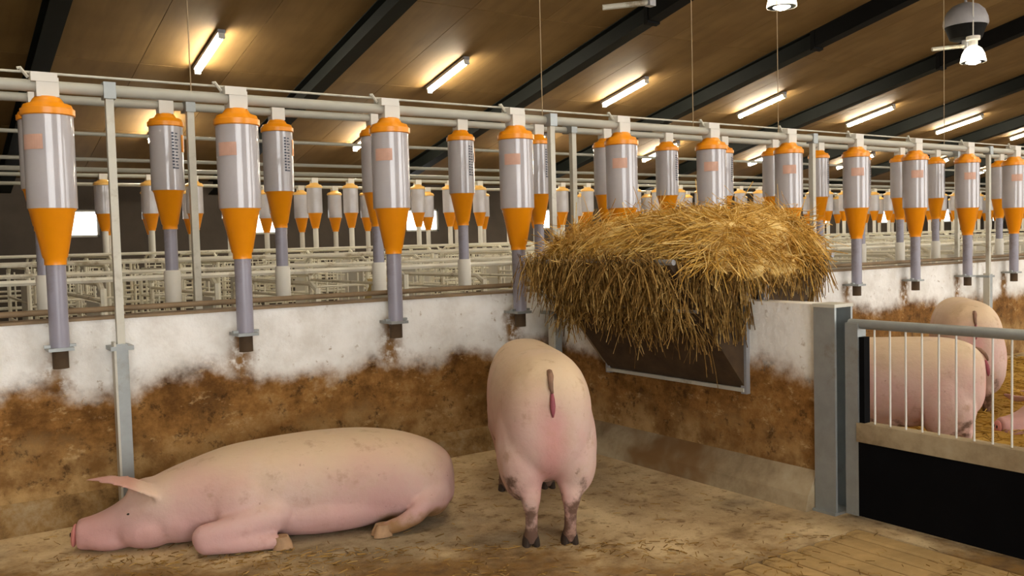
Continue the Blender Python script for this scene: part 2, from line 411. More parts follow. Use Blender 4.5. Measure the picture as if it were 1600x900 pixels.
# ceiling: panels on a thin deck, seams left open
ang = math.atan(.22)
RIDGE = -3.0
def slope_box(b, x0, x1, y0, y1, z0, z1):
    vs = [(x, y, roof(y) + z) for z in (z0, z1) for (x, y) in ((x0, y0), (x1, y0), (x1, y1), (x0, y1))]
    return b.add(vs, [(3, 2, 1, 0), (4, 5, 6, 7), (0, 1, 5, 4), (1, 2, 6, 5), (2, 3, 7, 6), (3, 0, 4, 7)])
ceil = tag(obj('ceiling', slope_box(MB(), -6, 44.2, RIDGE, YF + .6, .03, .1).mesh('ceiling', 'ceiling_board')), kind='structure')
BX = [1.62 + 3.75 * i for i in range(-2, 12)]
ylist = [RIDGE + 2.70 * i for i in range(9)]
pm = {}
for bx in BX[:-1]:
    for k in range(3):
        for j in range(8):
            y0, y1 = ylist[j] + .006, min(ylist[j + 1], YF) - .006
            if j not in pm:
                b = MB(); vs = [(x, y, -.22 * (y - y0) + z) for z in (0, .03) for (x, y) in ((.004, y0), (1.246, y0), (1.246, y1), (.004, y1))]
                b.add(vs, [(3, 2, 1, 0), (4, 5, 6, 7), (0, 1, 5, 4), (1, 2, 6, 5), (2, 3, 7, 6), (3, 0, 4, 7)])
                pm[j] = b.mesh('ceiling_panel', 'ceiling_board')
            obj('ceiling_panel', pm[j], ceil, (bx + 1.25 * k, 0, roof(y0)))

# rafters: steel I-beams with a splice
def ibeam():
    b = MB()
    for (w_, z0, z1) in ((.11, -.28, -.258), (.11, -.012, 0), (.006, -.27, -.005)): slope_box(b, -w_, w_, RIDGE, YF, z0, z1)
    return b.mesh('rafter_web', 'beam_steel')
ib = ibeam(); sp1 = slope_box(MB(), -.111, .111, RIDGE, 9.6, -.281, -.001).mesh('haunch', 'beam_plate')
sp2 = slope_box(MB(), -.12, .12, 9.58, 9.66, -.31, 0).mesh('splice_plate', 'beam_plate')
for i, bx in enumerate(BX):
    o = tag(obj('trim_%d' % (i + 1), ib, None, (bx, 0, 0)), kind='structure')
    obj('haunch', sp1, o); obj('splice_plate', sp2, o)

# ------------------------------------------------------------------ fluorescent lamps
def lamp_meshes():
    hb = MB().box(-.05, .05, -.63, .63, -.05, 0); tb = MB().tube([(0, -.59, -.085), (0, .59, -.085)], .036, 10)
    e1 = MB().box(-.04, .04, -.625, -.59, -.12, -.05); e2 = MB().box(-.04, .04, .59, .625, -.12, -.05)
    return hb.mesh('housing', 'fan_grey'), tb.mesh('tube', 'tube_glow'), e1.mesh('end_cap', 'white_plastic'), e2.mesh('end_cap', 'white_plastic')
LM = lamp_meshes()
ordn = ['first', 'second', 'third', 'fourth', 'fifth', 'sixth', 'seventh', 'eighth', 'ninth', 'tenth']
for row, (yy, gname, lab) in enumerate(((12.5, 'fluorescent lamps of the upper roof row', 'fluorescent tube lamp of the upper roof row'),
                                       (15.5, 'fluorescent lamps of the lower roof row', 'fluorescent tube lamp of the lower roof row'),
                                       (3.4, 'fluorescent lamps over the pens', 'glowing fluorescent tube lamp high on the roof above the pens'),
                                       (-.8, 'fluorescent lamps over the passage', 'glowing fluorescent tube lamp high on the roof beside the ridge'))):
    for k in range(-1 if row > 1 else 0, 8):
        o = empty('fluorescent_lamp', (3.62 + 3.75 * k, yy, roof(yy) - .012)); o.rotation_euler = (-ang, 0, 0)
        tag(o, lab if row > 1 else lab + ', ' + ordn[k] + ' from the lying sow end', 'lamp', gname)
        hs = obj('housing', LM[0], o); obj('tube', LM[1], o); obj('end_cap', LM[2], hs); obj('end_cap', LM[3], hs)

# pendant lamps
def pendant(x, y, z, lab):
    o = empty('pendant_lamp', (x, y, z)); tag(o, lab, 'lamp', None)
    prof = [(.175, 0), (.172, .03), (.15, .12), (.115, .19), (.07, .225), (.06, .23), (.105, .185), (.14, .115), (.16, .03), (.165, 0)]
    obj('lamp_shade', sharp(MB().lathe(prof, 24).mesh('lamp_shade', 'bulb_shade')), o)
    obj('bulb', sharp(MB().lathe([(.02, .19), (.06, .17), (.10, .10), (.12, .03), (.10, .0), (.04, -.03)], 16).mesh('bulb', 'bulb_glow')), o)
    obj('lamp_holder', sharp(MB().lathe([(.055, .22), (.06, .25), (.06, .31), (.095, .32), (.095, .37), (.02, .385)], 16).mesh('lamp_holder', 'white_plastic')), o)
    obj('cord', MB().tube([(0, 0, .38), (0, 0, roof(y) - z)], .009, 6).mesh('cord', 'white_plastic'), o)
t = NT('bulb_shade'); t.done(srgb(235, 230, 218), .3, 0)
tr = t.n('ShaderNodeBsdfTranslucent'); tr.inputs[0].default_value = (.9, .88, .82, 1); mx = t.n('ShaderNodeMixShader'); mx.inputs[0].default_value = .6
t.l(t.p.outputs[0], mx.inputs[1]); t.l(tr.outputs[0], mx.inputs[2]); t.l(mx.outputs[0], t.out.inputs[0]); MT['bulb_shade'] = t.m
pendant(13.0, 7.04, 3.68, 'glowing bell-shaped pendant lamp hanging beside the grey dome fan')
pendant(8.72, 7.0, 3.93, 'glowing pendant lamp hanging in an open roof bay away from the fans')

# dome fans under the roof
def fan(x, y, z, lab):
    o = empty('ceiling_fan', (x, y, z)); tag(o, lab, 'fan', 'dome fans under the roof')
    obj('dome', sharp(MB().lathe([(.30, -.02), (.31, .02), (.30, .1), (.26, .2), (.18, .28), (.08, .32), (.02, .33)], 24).mesh('dome', 'fan_grey')), o)
    obj('intake', sharp(MB().lathe([(.16, -.22), (.22, -.2), (.28, -.03), (.29, -.015)], 24).mesh('intake', 'beam_plate')), o)
    obj('hanger', MB().tube([(0, 0, .32), (0, 0, roof(y) - z)], .02, 8).mesh('hanger', 'fan_grey'), o)
    b = MB(); a = Vector((-RT.x, -RT.y, 0)).normalized()
    b.tube([(0, 0, -.3), (a.x * .5, a.y * .5, -.34)], .03, 8)
    obj('arm', b.mesh('arm', 'pale_steel'), o)
    obj('arm_bracket', MB().box(-.04, .04, -.04, .04, -.34, -.2).mesh('arm_bracket', 'fan_grey'), o)
fan(13.2, 7.26, 4.28, 'grey dome fan with black underside hanging behind the pendant lamp')
fan(6.62, 7.0, 4.02, 'grey dome fan hung high between two rafters, only its arm in view')

# ------------------------------------------------------------------ feeders
RF = .103
def feeder_meshes():
    d = {}
    # heights are measured from the hopper outlet (z = 0)
    d['cap'] = sharp(MB().lathe([(.106, .642), (.111, .646), (.111, .672), (.103, .677), (.097, .692), (.068, .702), (.06, .716), (.05, .728), (.02, .73)], 28).mesh('cap', 'orange_plastic'), 50)
    n = 28; b = MB(); pr = [(RF, .235), (RF, .648)]; pi = [(RF - .004, .648), (RF - .004, .235)]
    b.lathe(pr + pi + [(RF, .235)], n); b.f = b.f[:-2]
    d['clear_cylinder'] = sharp(b.mesh('clear_cylinder', 'clear_plastic'), 60)
    d['hopper'] = sharp(MB().lathe([(.046, -.015), (.046, .012), (.052, .02), (.091, .222), (.0985, .232), (.0985, .262), (.08, .268), (.02, .268)], 28).mesh('hopper', 'orange_plastic'), 40)
    d['outlet_box'] = MB().box(-.045, .045, -.042, .042, .725, .81).mesh('outlet_box', 'white_plastic')
    d['box_lid'] = MB().box(-.065, .04, -.046, .046, .79, .83).mesh('box_lid', 'white_plastic')
    d['pull_hook'] = MB().tube([(-.07, 0, .81), (-.085, 0, .83), (-.10, 0, .85), (-.112, 0, .846)], .008, 6).mesh('pull_hook', 'pale_steel')
    b = MB(); 
    for k in range(9):
        a0 = math.radians(195 + 6 * k); a1 = math.radians(195 + 6 * (k + 1)); R = RF + .003
        b.add([(R * math.cos(a0), R * math.sin(a0), .49), (R * math.cos(a1), R * math.sin(a1), .49), (R * math.cos(a1), R * math.sin(a1), .555), (R * math.cos(a0), R * math.sin(a0), .555)], [(0, 1, 2, 3)])
    d['slide'] = b.mesh('slide', 'sticker_orange', fix=False)
    d['adjuster_rod'] = MB().tube([(.01, -.07, .27), (.01, -.07, .64)], .012, 8).mesh('adjuster_rod', 'white_plastic')
    # printed litre scale on the rear row: rows of small dark marks
    b = MB(); R = RF + .002
    def mark(a, z, wa, hz):
        a0, a1 = a - wa, a + wa
        b.add([(R * math.cos(q), R * math.sin(q), zz) for q, zz in ((a0, z), (a1, z), (a1, z + hz), (a0, z + hz))], [(0, 1, 2, 3)])
    ca = math.radians(-72)
    for k in range(12):
        mark(ca - .17, .37 + .02 * k, .07, .012); mark(ca + .04 + .04 * (k % 2), .37 + .02 * k, .08 + .05 * (k % 3 == 0), .008)
    d['printed_scale'] = b.mesh('printed_scale', 'print_ink', fix=False)
    b = MB()
    for k in range(5):
        a0 = math.radians(-46 + 5 * k); a1 = a0 + math.radians(5); R = RF + .004
        b.add([(R * math.cos(a0), R * math.sin(a0), .48), (R * math.cos(a1), R * math.sin(a1), .48), (R * math.cos(a1), R * math.sin(a1), .59), (R * math.cos(a0), R * math.sin(a0), .59)], [(0, 1, 2, 3)])
    d['side_slide'] = b.mesh('side_slide', 'orange_plastic', fix=False)
    return d
FM = feeder_meshes()
tubes = {}
def tube_mesh(L, r, mat):
    k = (round(L, 3), r, mat)
    if k not in tubes: tubes[k] = sharp(MB().lathe([(r, -L), (r, 0)], 18).mesh('drop_tube', mat), 50)
    return tubes[k]
bracket = MB().box(-.065, .065, -.012, .012, -.385, -.372); bracket.box(-.052, .052, -.05, .10, -.40, -.385); brm = bracket.mesh('wall_bracket', 'galvanised')
sleeve = sharp(MB().lathe([(.052, -.51), (.052, -.29), (.045, -.28)], 18).mesh('sleeve', 'white_plastic'), 50)
spout = sharp(MB().lathe([(.034, -.48), (.034, -.385)], 14).mesh('spout', 'rack_board'), 50)
far_cap = FM['cap'].copy(); far_cap.materials[0] = MT['pale_cap']
def dispenser(o, on_cyl, lid, tb):
    obj('cap', FM['cap'] if tb[0][2] != 'white_plastic' else far_cap, o); obj('hopper', FM['hopper'], o)
    cy = obj('clear_cylinder', FM['clear_cylinder'], o)
    for nm in on_cyl: obj(nm, FM[nm], cy)
    bx = obj('outlet_box', FM['outlet_box'], o)
    if lid: obj('box_lid', FM['box_lid'], bx); obj('pull_hook', FM['pull_hook'], bx)
    dt = obj('drop_tube', tube_mesh(*tb[0]), o)
    for nm, me in tb[1:]: obj(nm, me, dt)
ordn += ['eleventh', 'twelfth', 'thirteenth', 'fourteenth', 'fifteenth', 'sixteenth', 'seventeenth', 'eighteenth', 'nineteenth', 'twentieth']
FL = ['front-row feed dispenser next to the tall post, above the head of the lying sow',
      'front-row feed dispenser next to the tall post, above the body of the lying sow',
      'front-row feed dispenser second along from the tall post, above the rump of the lying sow',
      'front-row feed dispenser between the standing sow and the straw heap',
      'front-row feed dispenser behind the straw heap, nearest the pen corner post',
      'front-row feed dispenser behind the middle of the straw heap',
      'front-row feed dispenser behind the gate end of the straw heap',
      'front-row feed dispenser first past the straw heap, above the next pen',
      'front-row feed dispenser second past the straw heap, above the next pen',
      'front-row feed dispenser third past the straw heap, above the sow by the feeder wall',
      'front-row feed dispenser fourth past the straw heap, just beyond a pipe post',
      'front-row feed dispenser fifth past the straw heap, far along the next pen']
for k in range(12):
    o = empty('feed_dispenser', (.575 + .84 * k, YROW1, 1.22)); lab = FL[k]
    tag(o, lab, 'feeder', 'front row of feed dispensers on the low wall')
    dispenser(o, ('slide', 'adjuster_rod'), True, ((.40, .041, 'grey_tube'), ('wall_bracket', brm), ('spout', spout)))
for k in range(-1, 19):
    o = empty('feed_dispenser', (1.46 + .74 * k, YROW2, 1.41))
    tag(o, 'white-sleeved feed dispenser behind the low wall, %s of its row from the lying sow end' % ordn[k + 1], 'feeder', 'second row of feed dispensers behind the wall')
    dispenser(o, ('printed_scale', 'side_slide', 'adjuster_rod'), False, ((.50, .041, 'grey_tube'), ('sleeve', sleeve)))
for (yy, n, x0, zz, lab, g) in ((YROW3, 44, 1.83, 1.585, 'small far feed dispenser over the stalls, row on the pen side', 'third row of feed dispensers over the stalls'),
                           (YROW4, 44, 2.1, 1.55, 'small far feed dispenser over the stalls, row before the dark far wall', 'fourth row of feed dispensers over the stalls')):
    for k in range(n):
        o = empty('feed_dispenser', (x0 + .64 * k, yy, zz)); tag(o, lab, 'feeder', g); o.scale = (1.2, 1.2, 1)
        dispenser(o, (), False, ((.40, .035, 'white_plastic'),))

# pipelines and cables along the barn
def run(name, y, z, r, mat, lab, cat='pipe', x0=-1.6, x1=42):
    tag(obj(name, sharp(MB().tube([(x0, y, z), (x1, y, z)], r, 12).mesh(name, mat), 50)), lab, cat)
run('feed_pipe', YROW1, 1.995, .027, 'pipe_plastic', 'thick pale feed pipe through the front row of dispensers')
run('control_cable', YROW1 + .03, 2.058, .006, 'pale_steel', 'thin steel cable just above the thick front feed pipe', 'cable')
run('feed_pipe', YROW2, 2.19, .027, 'pipe_plastic', 'pale feed pipe through the second row of dispensers')
run('feed_pipe', YROW3, 2.37, .027, 'pipe_plastic', 'thin far feed pipe through the third row of dispensers')
run('feed_pipe', YROW4, 2.335, .027, 'pipe_plastic', 'thin far feed pipe through the last row of dispensers')
run('water_pipe', 8.6, 2.30, .017, 'pipe_plastic', 'thin pale pipe hung highest behind the second dispenser row')
run('water_pipe', 10.5, 2.26, .02, 'pipe_plastic', 'thin pale pipe second below the roof, behind the dispensers')
run('water_pipe', 11.6, 2.245, .028, 'pipe_plastic', 'thicker pale pipe just above the far small dispensers')
run('stall_rail', YW + .06, .985, .014, 'rust', 'brownish steel rail running along the top of the low wall', 'rail')

# posts carrying the front pipe
def post_mesh():
    return MB().box(-.026, .026, -.026, .026, 0, .83).mesh('lower_channel', 'galvanised')
upm = MB().box(-.017, .017, -.017, .017, .80, 1.97).mesh('upright', 'pale_steel')
PM = post_mesh()
for k, x in enumerate((.83, 3.34, 5.9, 8.5, 11.0)):
    o = empty('pipe_post', (x, YROW1 + (.0 if x != 3.34 else -.03), 0))
    lab = ['galvanised post in front of the low wall rising behind the lying sow', 'galvanised post in the pen corner beside the straw heap', 'galvanised post of the feed pipe behind the straw heap',
           'galvanised post of the feed pipe beyond the gate, behind the sow with her rump turned', 'galvanised post of the feed pipe at the far end of the next pen'][k]
    tag(o, lab, 'post', 'posts of the front feed pipe')
    obj('lower_channel', PM, o); obj('upright', upm, o)
    if k == 0: obj('base_plate', MB().box(-.07, .07, -.06, .06, 0, .012).mesh('base_plate', 'galvanised'), o)
    obj('pipe_clamp', MB().box(-.026, .026, -.034, .034, 1.955, 2.03).mesh('pipe_clamp', 'galvanised'), o)
    obj('wall_clip', MB().box(-.05, .05, -.034, .09, .80, .82).mesh('wall_clip', 'galvanised'), o)
    obj('edge_strip', MB().box(-.036, -.026, -.03, .03, 0, .84).mesh('edge_strip', 'pale_steel'), o)
for k, (x, y, z, lab) in enumerate(((1.60, 6.0, 2.16, 'thin post of the second pipe row between two dispensers near the lying sow'), (4.75, 6.0, 2.17, 'thin pale post of the second pipe row beside the straw heap'), (10.71, 6.0, 2.16, 'thin post of the second pipe row far along the barn'))):
    o = empty('pipe_post', (x, y, 0)); tag(o, lab, 'post', 'posts of the second feed pipe')
    obj('upright', MB().box(-.022, .022, -.022, .022, 0, z).mesh('upright', 'pale_steel'), o)
    obj('pipe_clamp', MB().box(-.03, .03, -.03, .1, z - .01, z + .06).mesh('pipe_clamp', 'galvanised'), o)

# suspension wires from the roof
for (x, y, z0, lab) in ((1.2, YROW1, 2.0, 'thin hanging wire holding the front feed pipe above the lying sow'), (3.30, YROW1, 2.0, 'thin hanging wire holding the front feed pipe near the pen corner'), (4.6, YROW1, 2.0, 'thin hanging wire over the middle of the straw heap'),
                        (5.5, YROW1, 2.0, 'thin hanging wire over the gate end of the straw heap'), (7.75, YROW1, 2.0, 'thin hanging wire over the next pen')):
    tag(obj('suspension_wire', MB().tube([(x, y, z0), (x, y, roof(y))], .003, 5).mesh('suspension_wire', 'wire')), lab, 'wire')

# ------------------------------------------------------------------ stalls in the hall behind
def stall(L, hgt, panel):
    parts = []
    for y in (0, L): parts.append(('post', MB().tube([(0, y, 0), (0, y, hgt)], .022, 6).mesh('post', 'stall_steel')))
    for z in (.28, .5, .72, .92): parts.append(('rail', MB().tube([(0, 0, z * hgt / 1.0), (0, L, z * hgt / 1.0)], .014, 6).mesh('rail', 'stall_steel')))
    parts.append(('top_rail', MB().tube([(0, 0, hgt * .97), (0, .12, hgt + .03), (0, L - .12, hgt + .03), (0, L, hgt * .97)], .02, 6).mesh('top_rail', 'stall_steel')))
    if panel: parts.append(('panel', MB().box(-.008, .008, .1, .62, .3, hgt * .9).mesh('panel', 'white_plastic')))
    # rear gate, hung across the stall
    g = MB()
    for z in (.35, .6, .85): g.tube([(0, L, z * hgt), (.56, L, z * hgt)], .013, 6)
    for k_ in range(5): g.tube([(.06 + .11 * k_, L, .35 * hgt), (.06 + .11 * k_, L, .97 * hgt)], .009, 5)
    parts.append(('gate', g.mesh('gate', 'stall_steel')))
    return parts
for (y0, L, hg, sp, x0, n, lab, grp) in ((6.35, 2.0, 1.02, .74, 1.09, 17, 'galvanised tube stall divider just behind the low wall', 'stalls behind the second dispenser row'),
                                  (9.6, 1.9, 1.1, .70, 1.0, 26, 'galvanised tube stall divider halfway across the hall', 'stalls in the middle of the hall'),
                                  (11.82, 1.9, 1.18, .64, 1.5, 40, 'pale stall divider under the third row of small dispensers', 'stalls under the third dispenser row'),
                                  (15.45, 1.9, 1.18, .64, 1.8, 40, 'pale stall divider under the last row of small dispensers', 'stalls under the last dispenser row')):
    S = stall(L, hg, True); S2 = stall(L, hg * .93, False)
    for k in range(n):
        o = empty('stall_divider', (x0 + sp * k, y0, 0)); tag(o, lab + (', with white panel' if (k * 7) % 5 < 3 else ', lower and open'), 'stall', grp)
        for nm, me in (S if (k * 7) % 5 < 3 else S2): obj(nm, me, o)
    for z, zn in ((hg + .06, 'top'), (hg * .55, 'lower')):
        for yy, yn in ((y0 - .04, 'wall side'), (y0 + L + .04, 'window side')):
            tag(obj('stall_rail', MB().tube([(x0 - 1, yy, z), (x0 + sp * n, yy, z)], .02, 6).mesh('stall_rail', 'stall_steel')), 'pale %s rail on the %s of the %s' % (zn, yn, grp), 'rail', 'long rails of the stalls')
for (x, y, z, s, lab) in ((4.35, 8.9, .0, .36, 'yellowish feed sack standing among the stalls below the second dispenser row'), (6.4, 9.1, 0, .4, 'yellowish feed sack standing among the stalls further along')):
    tag(obj('feed_sack', sharp(MB().loft([((0, 0, .0), s * .6, s * .4, Vector((1, 0, 0)), Vector((0, 1, 0))), ((0, 0, .08), s * .72, s * .5, Vector((1, 0, 0)), Vector((0, 1, 0))), ((0, 0, .6), s * .68, s * .48, Vector((1, 0, 0)), Vector((0, 1, 0))), ((.02, 0, .82), s * .5, s * .2, Vector((1, 0, 0)), Vector((0, 1, 0))), ((.02, 0, .9), s * .56, s * .06, Vector((1, 0, 0)), Vector((0, 1, 0)))], 16).mesh('feed_sack', 'sack'), 50), None, (x, y, z)), lab, 'sack')

# ------------------------------------------------------------------ gate and posts
GX = 3.44
gp = empty('gate_post', (GX, 2.50, 0)); tag(gp, 'broad galvanised channel post at the end of the partition', 'post')
b = MB(); b.box(-.065, .065, .03, .055, 0, .925); b.box(-.065, -.052, -.055, .03, 0, .925); b.box(.052, .065, -.055, .03, 0, .925)
obj('channel', b.mesh('channel', 'galvanised'), gp)
obj('base_plate', MB().box(-.08, .08, -.06, .058, 0, .012).mesh('base_plate', 'galvanised'), gp)
obj('head_cap', MB().box(-.068, .068, -.058, .058, .925, .94).mesh('head_cap', 'pale_steel'), gp)
gate = empty('pen_gate', (GX, 2.43, 0)); tag(gate, 'pen gate with thin white bars above a black lower panel', 'gate')
GL = 1.75
obj('stile', MB().box(-.03, .03, -.075, -.012, .012, .86).mesh('stile', 'galvanised'), gate)
obj('stile', MB().box(-.03, .03, -GL, -GL + .06, .012, .86).mesh('stile', 'galvanised'), gate)
obj('dark_strip', MB().box(-.02, .02, -.10, -.075, .42, .80).mesh('dark_strip', 'black_rubber'), gate)  # dark upright strip beside the gate stile
obj('top_rail', sharp(MB().tube([(-.004, -.02, .855), (-.004, -GL, .855)], .021, 12).mesh('top_rail', 'galvanised'), 50), gate)
obj('lower_panel', MB().box(-.028, .014, -GL + .06, -.075, .014, .345).mesh('lower_panel', 'black_rubber'), gate)
mr = MB().box(-.036, .03, -GL + .05, -.07, .343, .425); obj('middle_board', mr.mesh('middle_board', 'middle_board') if False else mr.mesh('middle_board', 'plinth'), gate)
gb = MB().tube([(0, 0, .42), (0, 0, .842)], .0042, 8).mesh('bar', 'white_plastic')
for k in range(22):
    y = -.14 - .072 * k
    if y > -GL + .08: obj('bar', gb, gate, (-.004, y, 0))
e = empty('gate_post', (GX, 2.43 - GL - .065, 0)); tag(e, 'galvanised latch post at the outer end of the pen gate', 'post')
obj('channel', MB().box(-.05, .05, -.05, .03, 0, .925).mesh('channel', 'galvanised'), e)
obj('latch', MB().box(-.02, .02, .03, .06, .6, .64).mesh('latch', 'black_rubber'), e)

# ------------------------------------------------------------------ straw rack over the partition
rack = empty('straw_rack', (XP, 3.42, .52)); tag(rack, 'V-shaped steel straw rack hung over the partition wall', 'rack')
RY0, RY1 = -.46, .56
ZT = .62
def rack_side(sx, xo):
    x0, x1 = xo, xo + sx * .50
    b = MB(); th = .012
    b.add([(x0, RY0, 0), (x0, RY1, 0), (x1, RY1, ZT), (x1, RY0, ZT), (x0 + sx * th, RY0, -th), (x0 + sx * th, RY1, -th), (x1 + sx * th, RY1, ZT - th), (x1 + sx * th, RY0, ZT - th)],
          [(0, 1, 2, 3), (7, 6, 5, 4), (0, 4, 5, 1), (1, 5, 6, 2), (2, 6, 7, 3), (3, 7, 4, 0)])
    obj('front_board', b.mesh('front_board', 'rack_board'), rack)
    for y in (RY0, RY1):
        b = MB(); b.add([(x0, y, 0), (x1, y, ZT), (x0, y, ZT), (x0, y + .01, 0), (x1, y + .01, ZT), (x0, y + .01, ZT)], [(0, 1, 2), (5, 4, 3), (0, 3, 4, 1), (1, 4, 5, 2), (2, 5, 3, 0)])
        obj('end_board', b.mesh('end_board', 'rack_board'), rack)
        obj('corner_post', MB().box(x0 - .018 if sx > 0 else x0 - .022, x0 + .022 if sx > 0 else x0 + .018, y - .015, y + .02, -.04, ZT).mesh('corner_post', 'rack_steel'), rack)
    obj('bottom_lip', MB().box(min(x0, x0 - sx * -.03), max(x0, x0 + sx * .03), RY0, RY1, -.03, -.012).mesh('bottom_lip', 'pale_steel'), rack)
    obj('top_rim', MB().tube([(x1 + sx * .012, RY0 - .03, ZT), (x1 + sx * .012, RY1 + .03, ZT)], .014, 8).mesh('top_rim', 'rack_steel'), rack)
    obj('middle_rail', MB().tube([(x0 + sx * .33, RY0, ZT * .62), (x0 + sx * .33, RY1, ZT * .62)], .010, 8).mesh('middle_rail', 'rack_steel'), rack)
    bb = MB().tube([(x0 + sx * .03, 0, .02), (x1 + sx * .016, 0, ZT)], .006, 6).mesh('bar', 'rust')
    for k in range(9): obj('bar', bb, rack, (0, RY0 + .06 + .122 * k, 0))
rack_side(-1, -.004); rack_side(1, .124)

# straw heap: lumpy core plus thousands of stalks
def add_stalk(b, p, d, L, r, droop):
    d = d.normalized(); side = d.cross(Vector((0, 0, 1)))
    if side.length < .05: side = Vector((1, 0, 0))
    side.normalize(); nrm = side.cross(d)
    p1 = p + d * L * .5; d2 = (d + Vector((0, 0, -droop))).normalized(); p2 = p1 + d2 * L * .5
    o = len(b.v)
    for q in (p, p1, p2):
        for a in (0, 2.09, 4.19): b.v.append(tuple(q + side * (r * math.cos(a)) + nrm * (r * math.sin(a))))
    for i in (0, 3):
        for k in range(3): b.f.append((o + i + k, o + i + (k + 1) % 3, o + i + 3 + (k + 1) % 3, o + i + 3 + k))
def lump(p, s): return mnoise.noise(Vector(p) * s)
HC = Vector((3.43, 3.47, 1.15))
def heap_pt(th, ph):
    a, bb, c = .47, .70, .20
    def sg(v, e): return math.copysign(abs(v) ** e, v)
    e1, e2 = .75, .6
    x = a * sg(math.cos(th), e1) * sg(math.cos(ph), e2); y = bb * sg(math.cos(th), e1) * sg(math.sin(ph), e2); z = c * sg(math.sin(th), e1)
    p = Vector((x, y, z)); q = p + HC
    k = 1 + .13 * lump(q, 4) + .07 * lump(q, 11)
    return HC + Vector((p.x * k, p.y * k, p.z * (k + .05) - .045 * y / .7))
b = MB(); nu, nv = 64, 32; vs = []; fs = []
for i in range(nv + 1):
    th = -math.pi / 2 + math.pi * i / nv
    for k in range(nu): vs.append(heap_pt(th, 2 * math.pi * k / nu))
for i in range(nv):
    for k in range(nu): fs.append((i * nu + k, i * nu + (k + 1) % nu, (i + 1) * nu + (k + 1) % nu, (i + 1) * nu + k))
b.add(vs, fs)
core_faces = len(b.f)
rnd = random.Random(3)
for i in range(12000):
    th = math.asin(rnd.uniform(-.25, 1)); ph = rnd.uniform(0, 2 * math.pi); p = heap_pt(th, ph)
    out = (p - HC); out.z *= 3; out.normalize()
    d = Vector((rnd.gauss(0, 1), rnd.gauss(0, 1.2), rnd.gauss(0, .35))); d -= out * d.dot(out) * .8; d += out * rnd.uniform(-.1, .28)
    if p.z < 1.0 and 3.25 < p.x < 3.65: continue
    add_stalk(b, p - out * .01, d, rnd.uniform(.06, .22), rnd.uniform(.0012, .0024), rnd.uniform(.1, .7))
sh = obj('straw_heap', b.mesh('straw_heap', 'straw', fix=False)); tag(sh, 'heap of golden straw piled high on the steel rack', 'straw', None, 'stuff')
b = MB()
# stalks hanging down over the sloping board, pen side
for i in range(2700):
    y = rnd.uniform(2.98, 4.06); u = rnd.random() ** 1.9      # u: 0 at rim, 1 low down
    reach = .62 + .45 * lump((y * 3, 1.3, 0), 1)
    u *= max(.15, min(.8, reach)); 
    x = XP - .50 + .46 * u - .03 - rnd.uniform(0, .07) * (1 - u); z = .52 + ZT - ZT * u + rnd.uniform(-.02, .06)
    d = Vector((.2 + rnd.gauss(0, .4), rnd.gauss(0, .6), -.8)); 
    add_stalk(b, Vector((x, y, z)), d, rnd.uniform(.04, .20), rnd.uniform(.0013, .0028), rnd.uniform(.2, 1.2))
for i in range(1500):  # and on the other side
    y = rnd.uniform(2.96, 4.0); u = rnd.random() ** 1.6 * .35
    x = XP2 + .50 - .46 * u + .03; z = .52 + ZT - ZT * u
    add_stalk(b, Vector((x, y, z)), Vector((-.3 + rnd.gauss(0, .25), rnd.gauss(0, .4), -1)), rnd.uniform(.06, .2), .0024, .5)
for i in range(500):  # near end, over the end boards
    x = rnd.uniform(3.0, 3.9); z = rnd.uniform(1.06, 1.22); y = 2.92 - rnd.uniform(0, .06)
    add_stalk(b, Vector((x, y, z)), Vector((rnd.gauss(0, .4), rnd.gauss(0, .3), -1)), rnd.uniform(.06, .2), .0024, .5)
for i in range(420):  # caught on the near end board, pen side
    u = rnd.random() ** 1.5; wx = rnd.random()
    z = 1.16 - .30 * u; x = XP - .5 * (z - .52) / ZT * wx
    add_stalk(b, Vector((x, 2.95 - rnd.uniform(0, .03), z)), Vector((rnd.gauss(.1, .35), rnd.gauss(0, .1), -1)), rnd.uniform(.05, .17), .0024, .5)
tag(obj('hanging_straw', b.mesh('hanging_straw', 'straw_hanging_shaded', fix=False)), 'dull shade-darkened straw wisps hanging down over the boards of the steel rack', 'straw', None, 'stuff')

# loose litter on the pen floor, and bedding in the next pen
b = MB()
for i in range(4300):
    if i < 3700:
        u = rnd.uniform(2.7, 3.65); s = rnd.uniform(-1.9, 2.0); x = .563 * u + .826 * s; y = .826 * u - .563 * s
    else:
        x = rnd.uniform(.2, 3.2); y = rnd.uniform(2.2, 4.4)
    if not (x < 3.28 and y < 4.45) : continue
    if SX0 < x < SX1 and SY0 < y < SY1 and rnd.random() < .6: continue
    if lump((x * 2.2, y * 2.2, 0), 1) < -.12 and rnd.random() < .8: continue
    a = rnd.uniform(0, 6.28)
    add_stalk(b, Vector((x, y, rnd.uniform(.002, .008))), Vector((math.cos(a), math.sin(a), rnd.uniform(-.02, .06))), rnd.uniform(.012, .05), rnd.uniform(.0013, .0024), .05)
tag(obj('straw_litter', b.mesh('straw_litter', 'straw_dull', fix=False)), 'short dull straw scattered over the dirty pen floor', 'straw', None, 'stuff')
b = MB(); gx, gy = 46, 30
def bed(x, y):
    edge = min(x - 3.70, 9.5 - x, y - 1.0, 4.36 - y); k = max(0, min(1, edge / .25))
    return .012 + k * (.055 + .05 * lump((x * 2, y * 2, 0), 1) + .025 * lump((x * 7, y * 7, 3), 1))
vs = [(3.70 + 5.8 * i / gx, 1.0 + 3.36 * j / gy, bed(3.70 + 5.8 * i / gx, 1.0 + 3.36 * j / gy)) for j in range(gy + 1) for i in range(gx + 1)]
b.add(vs, [(j * (gx + 1) + i, j * (gx + 1) + i + 1, (j + 1) * (gx + 1) + i + 1, (j + 1) * (gx + 1) + i) for j in range(gy) for i in range(gx)])
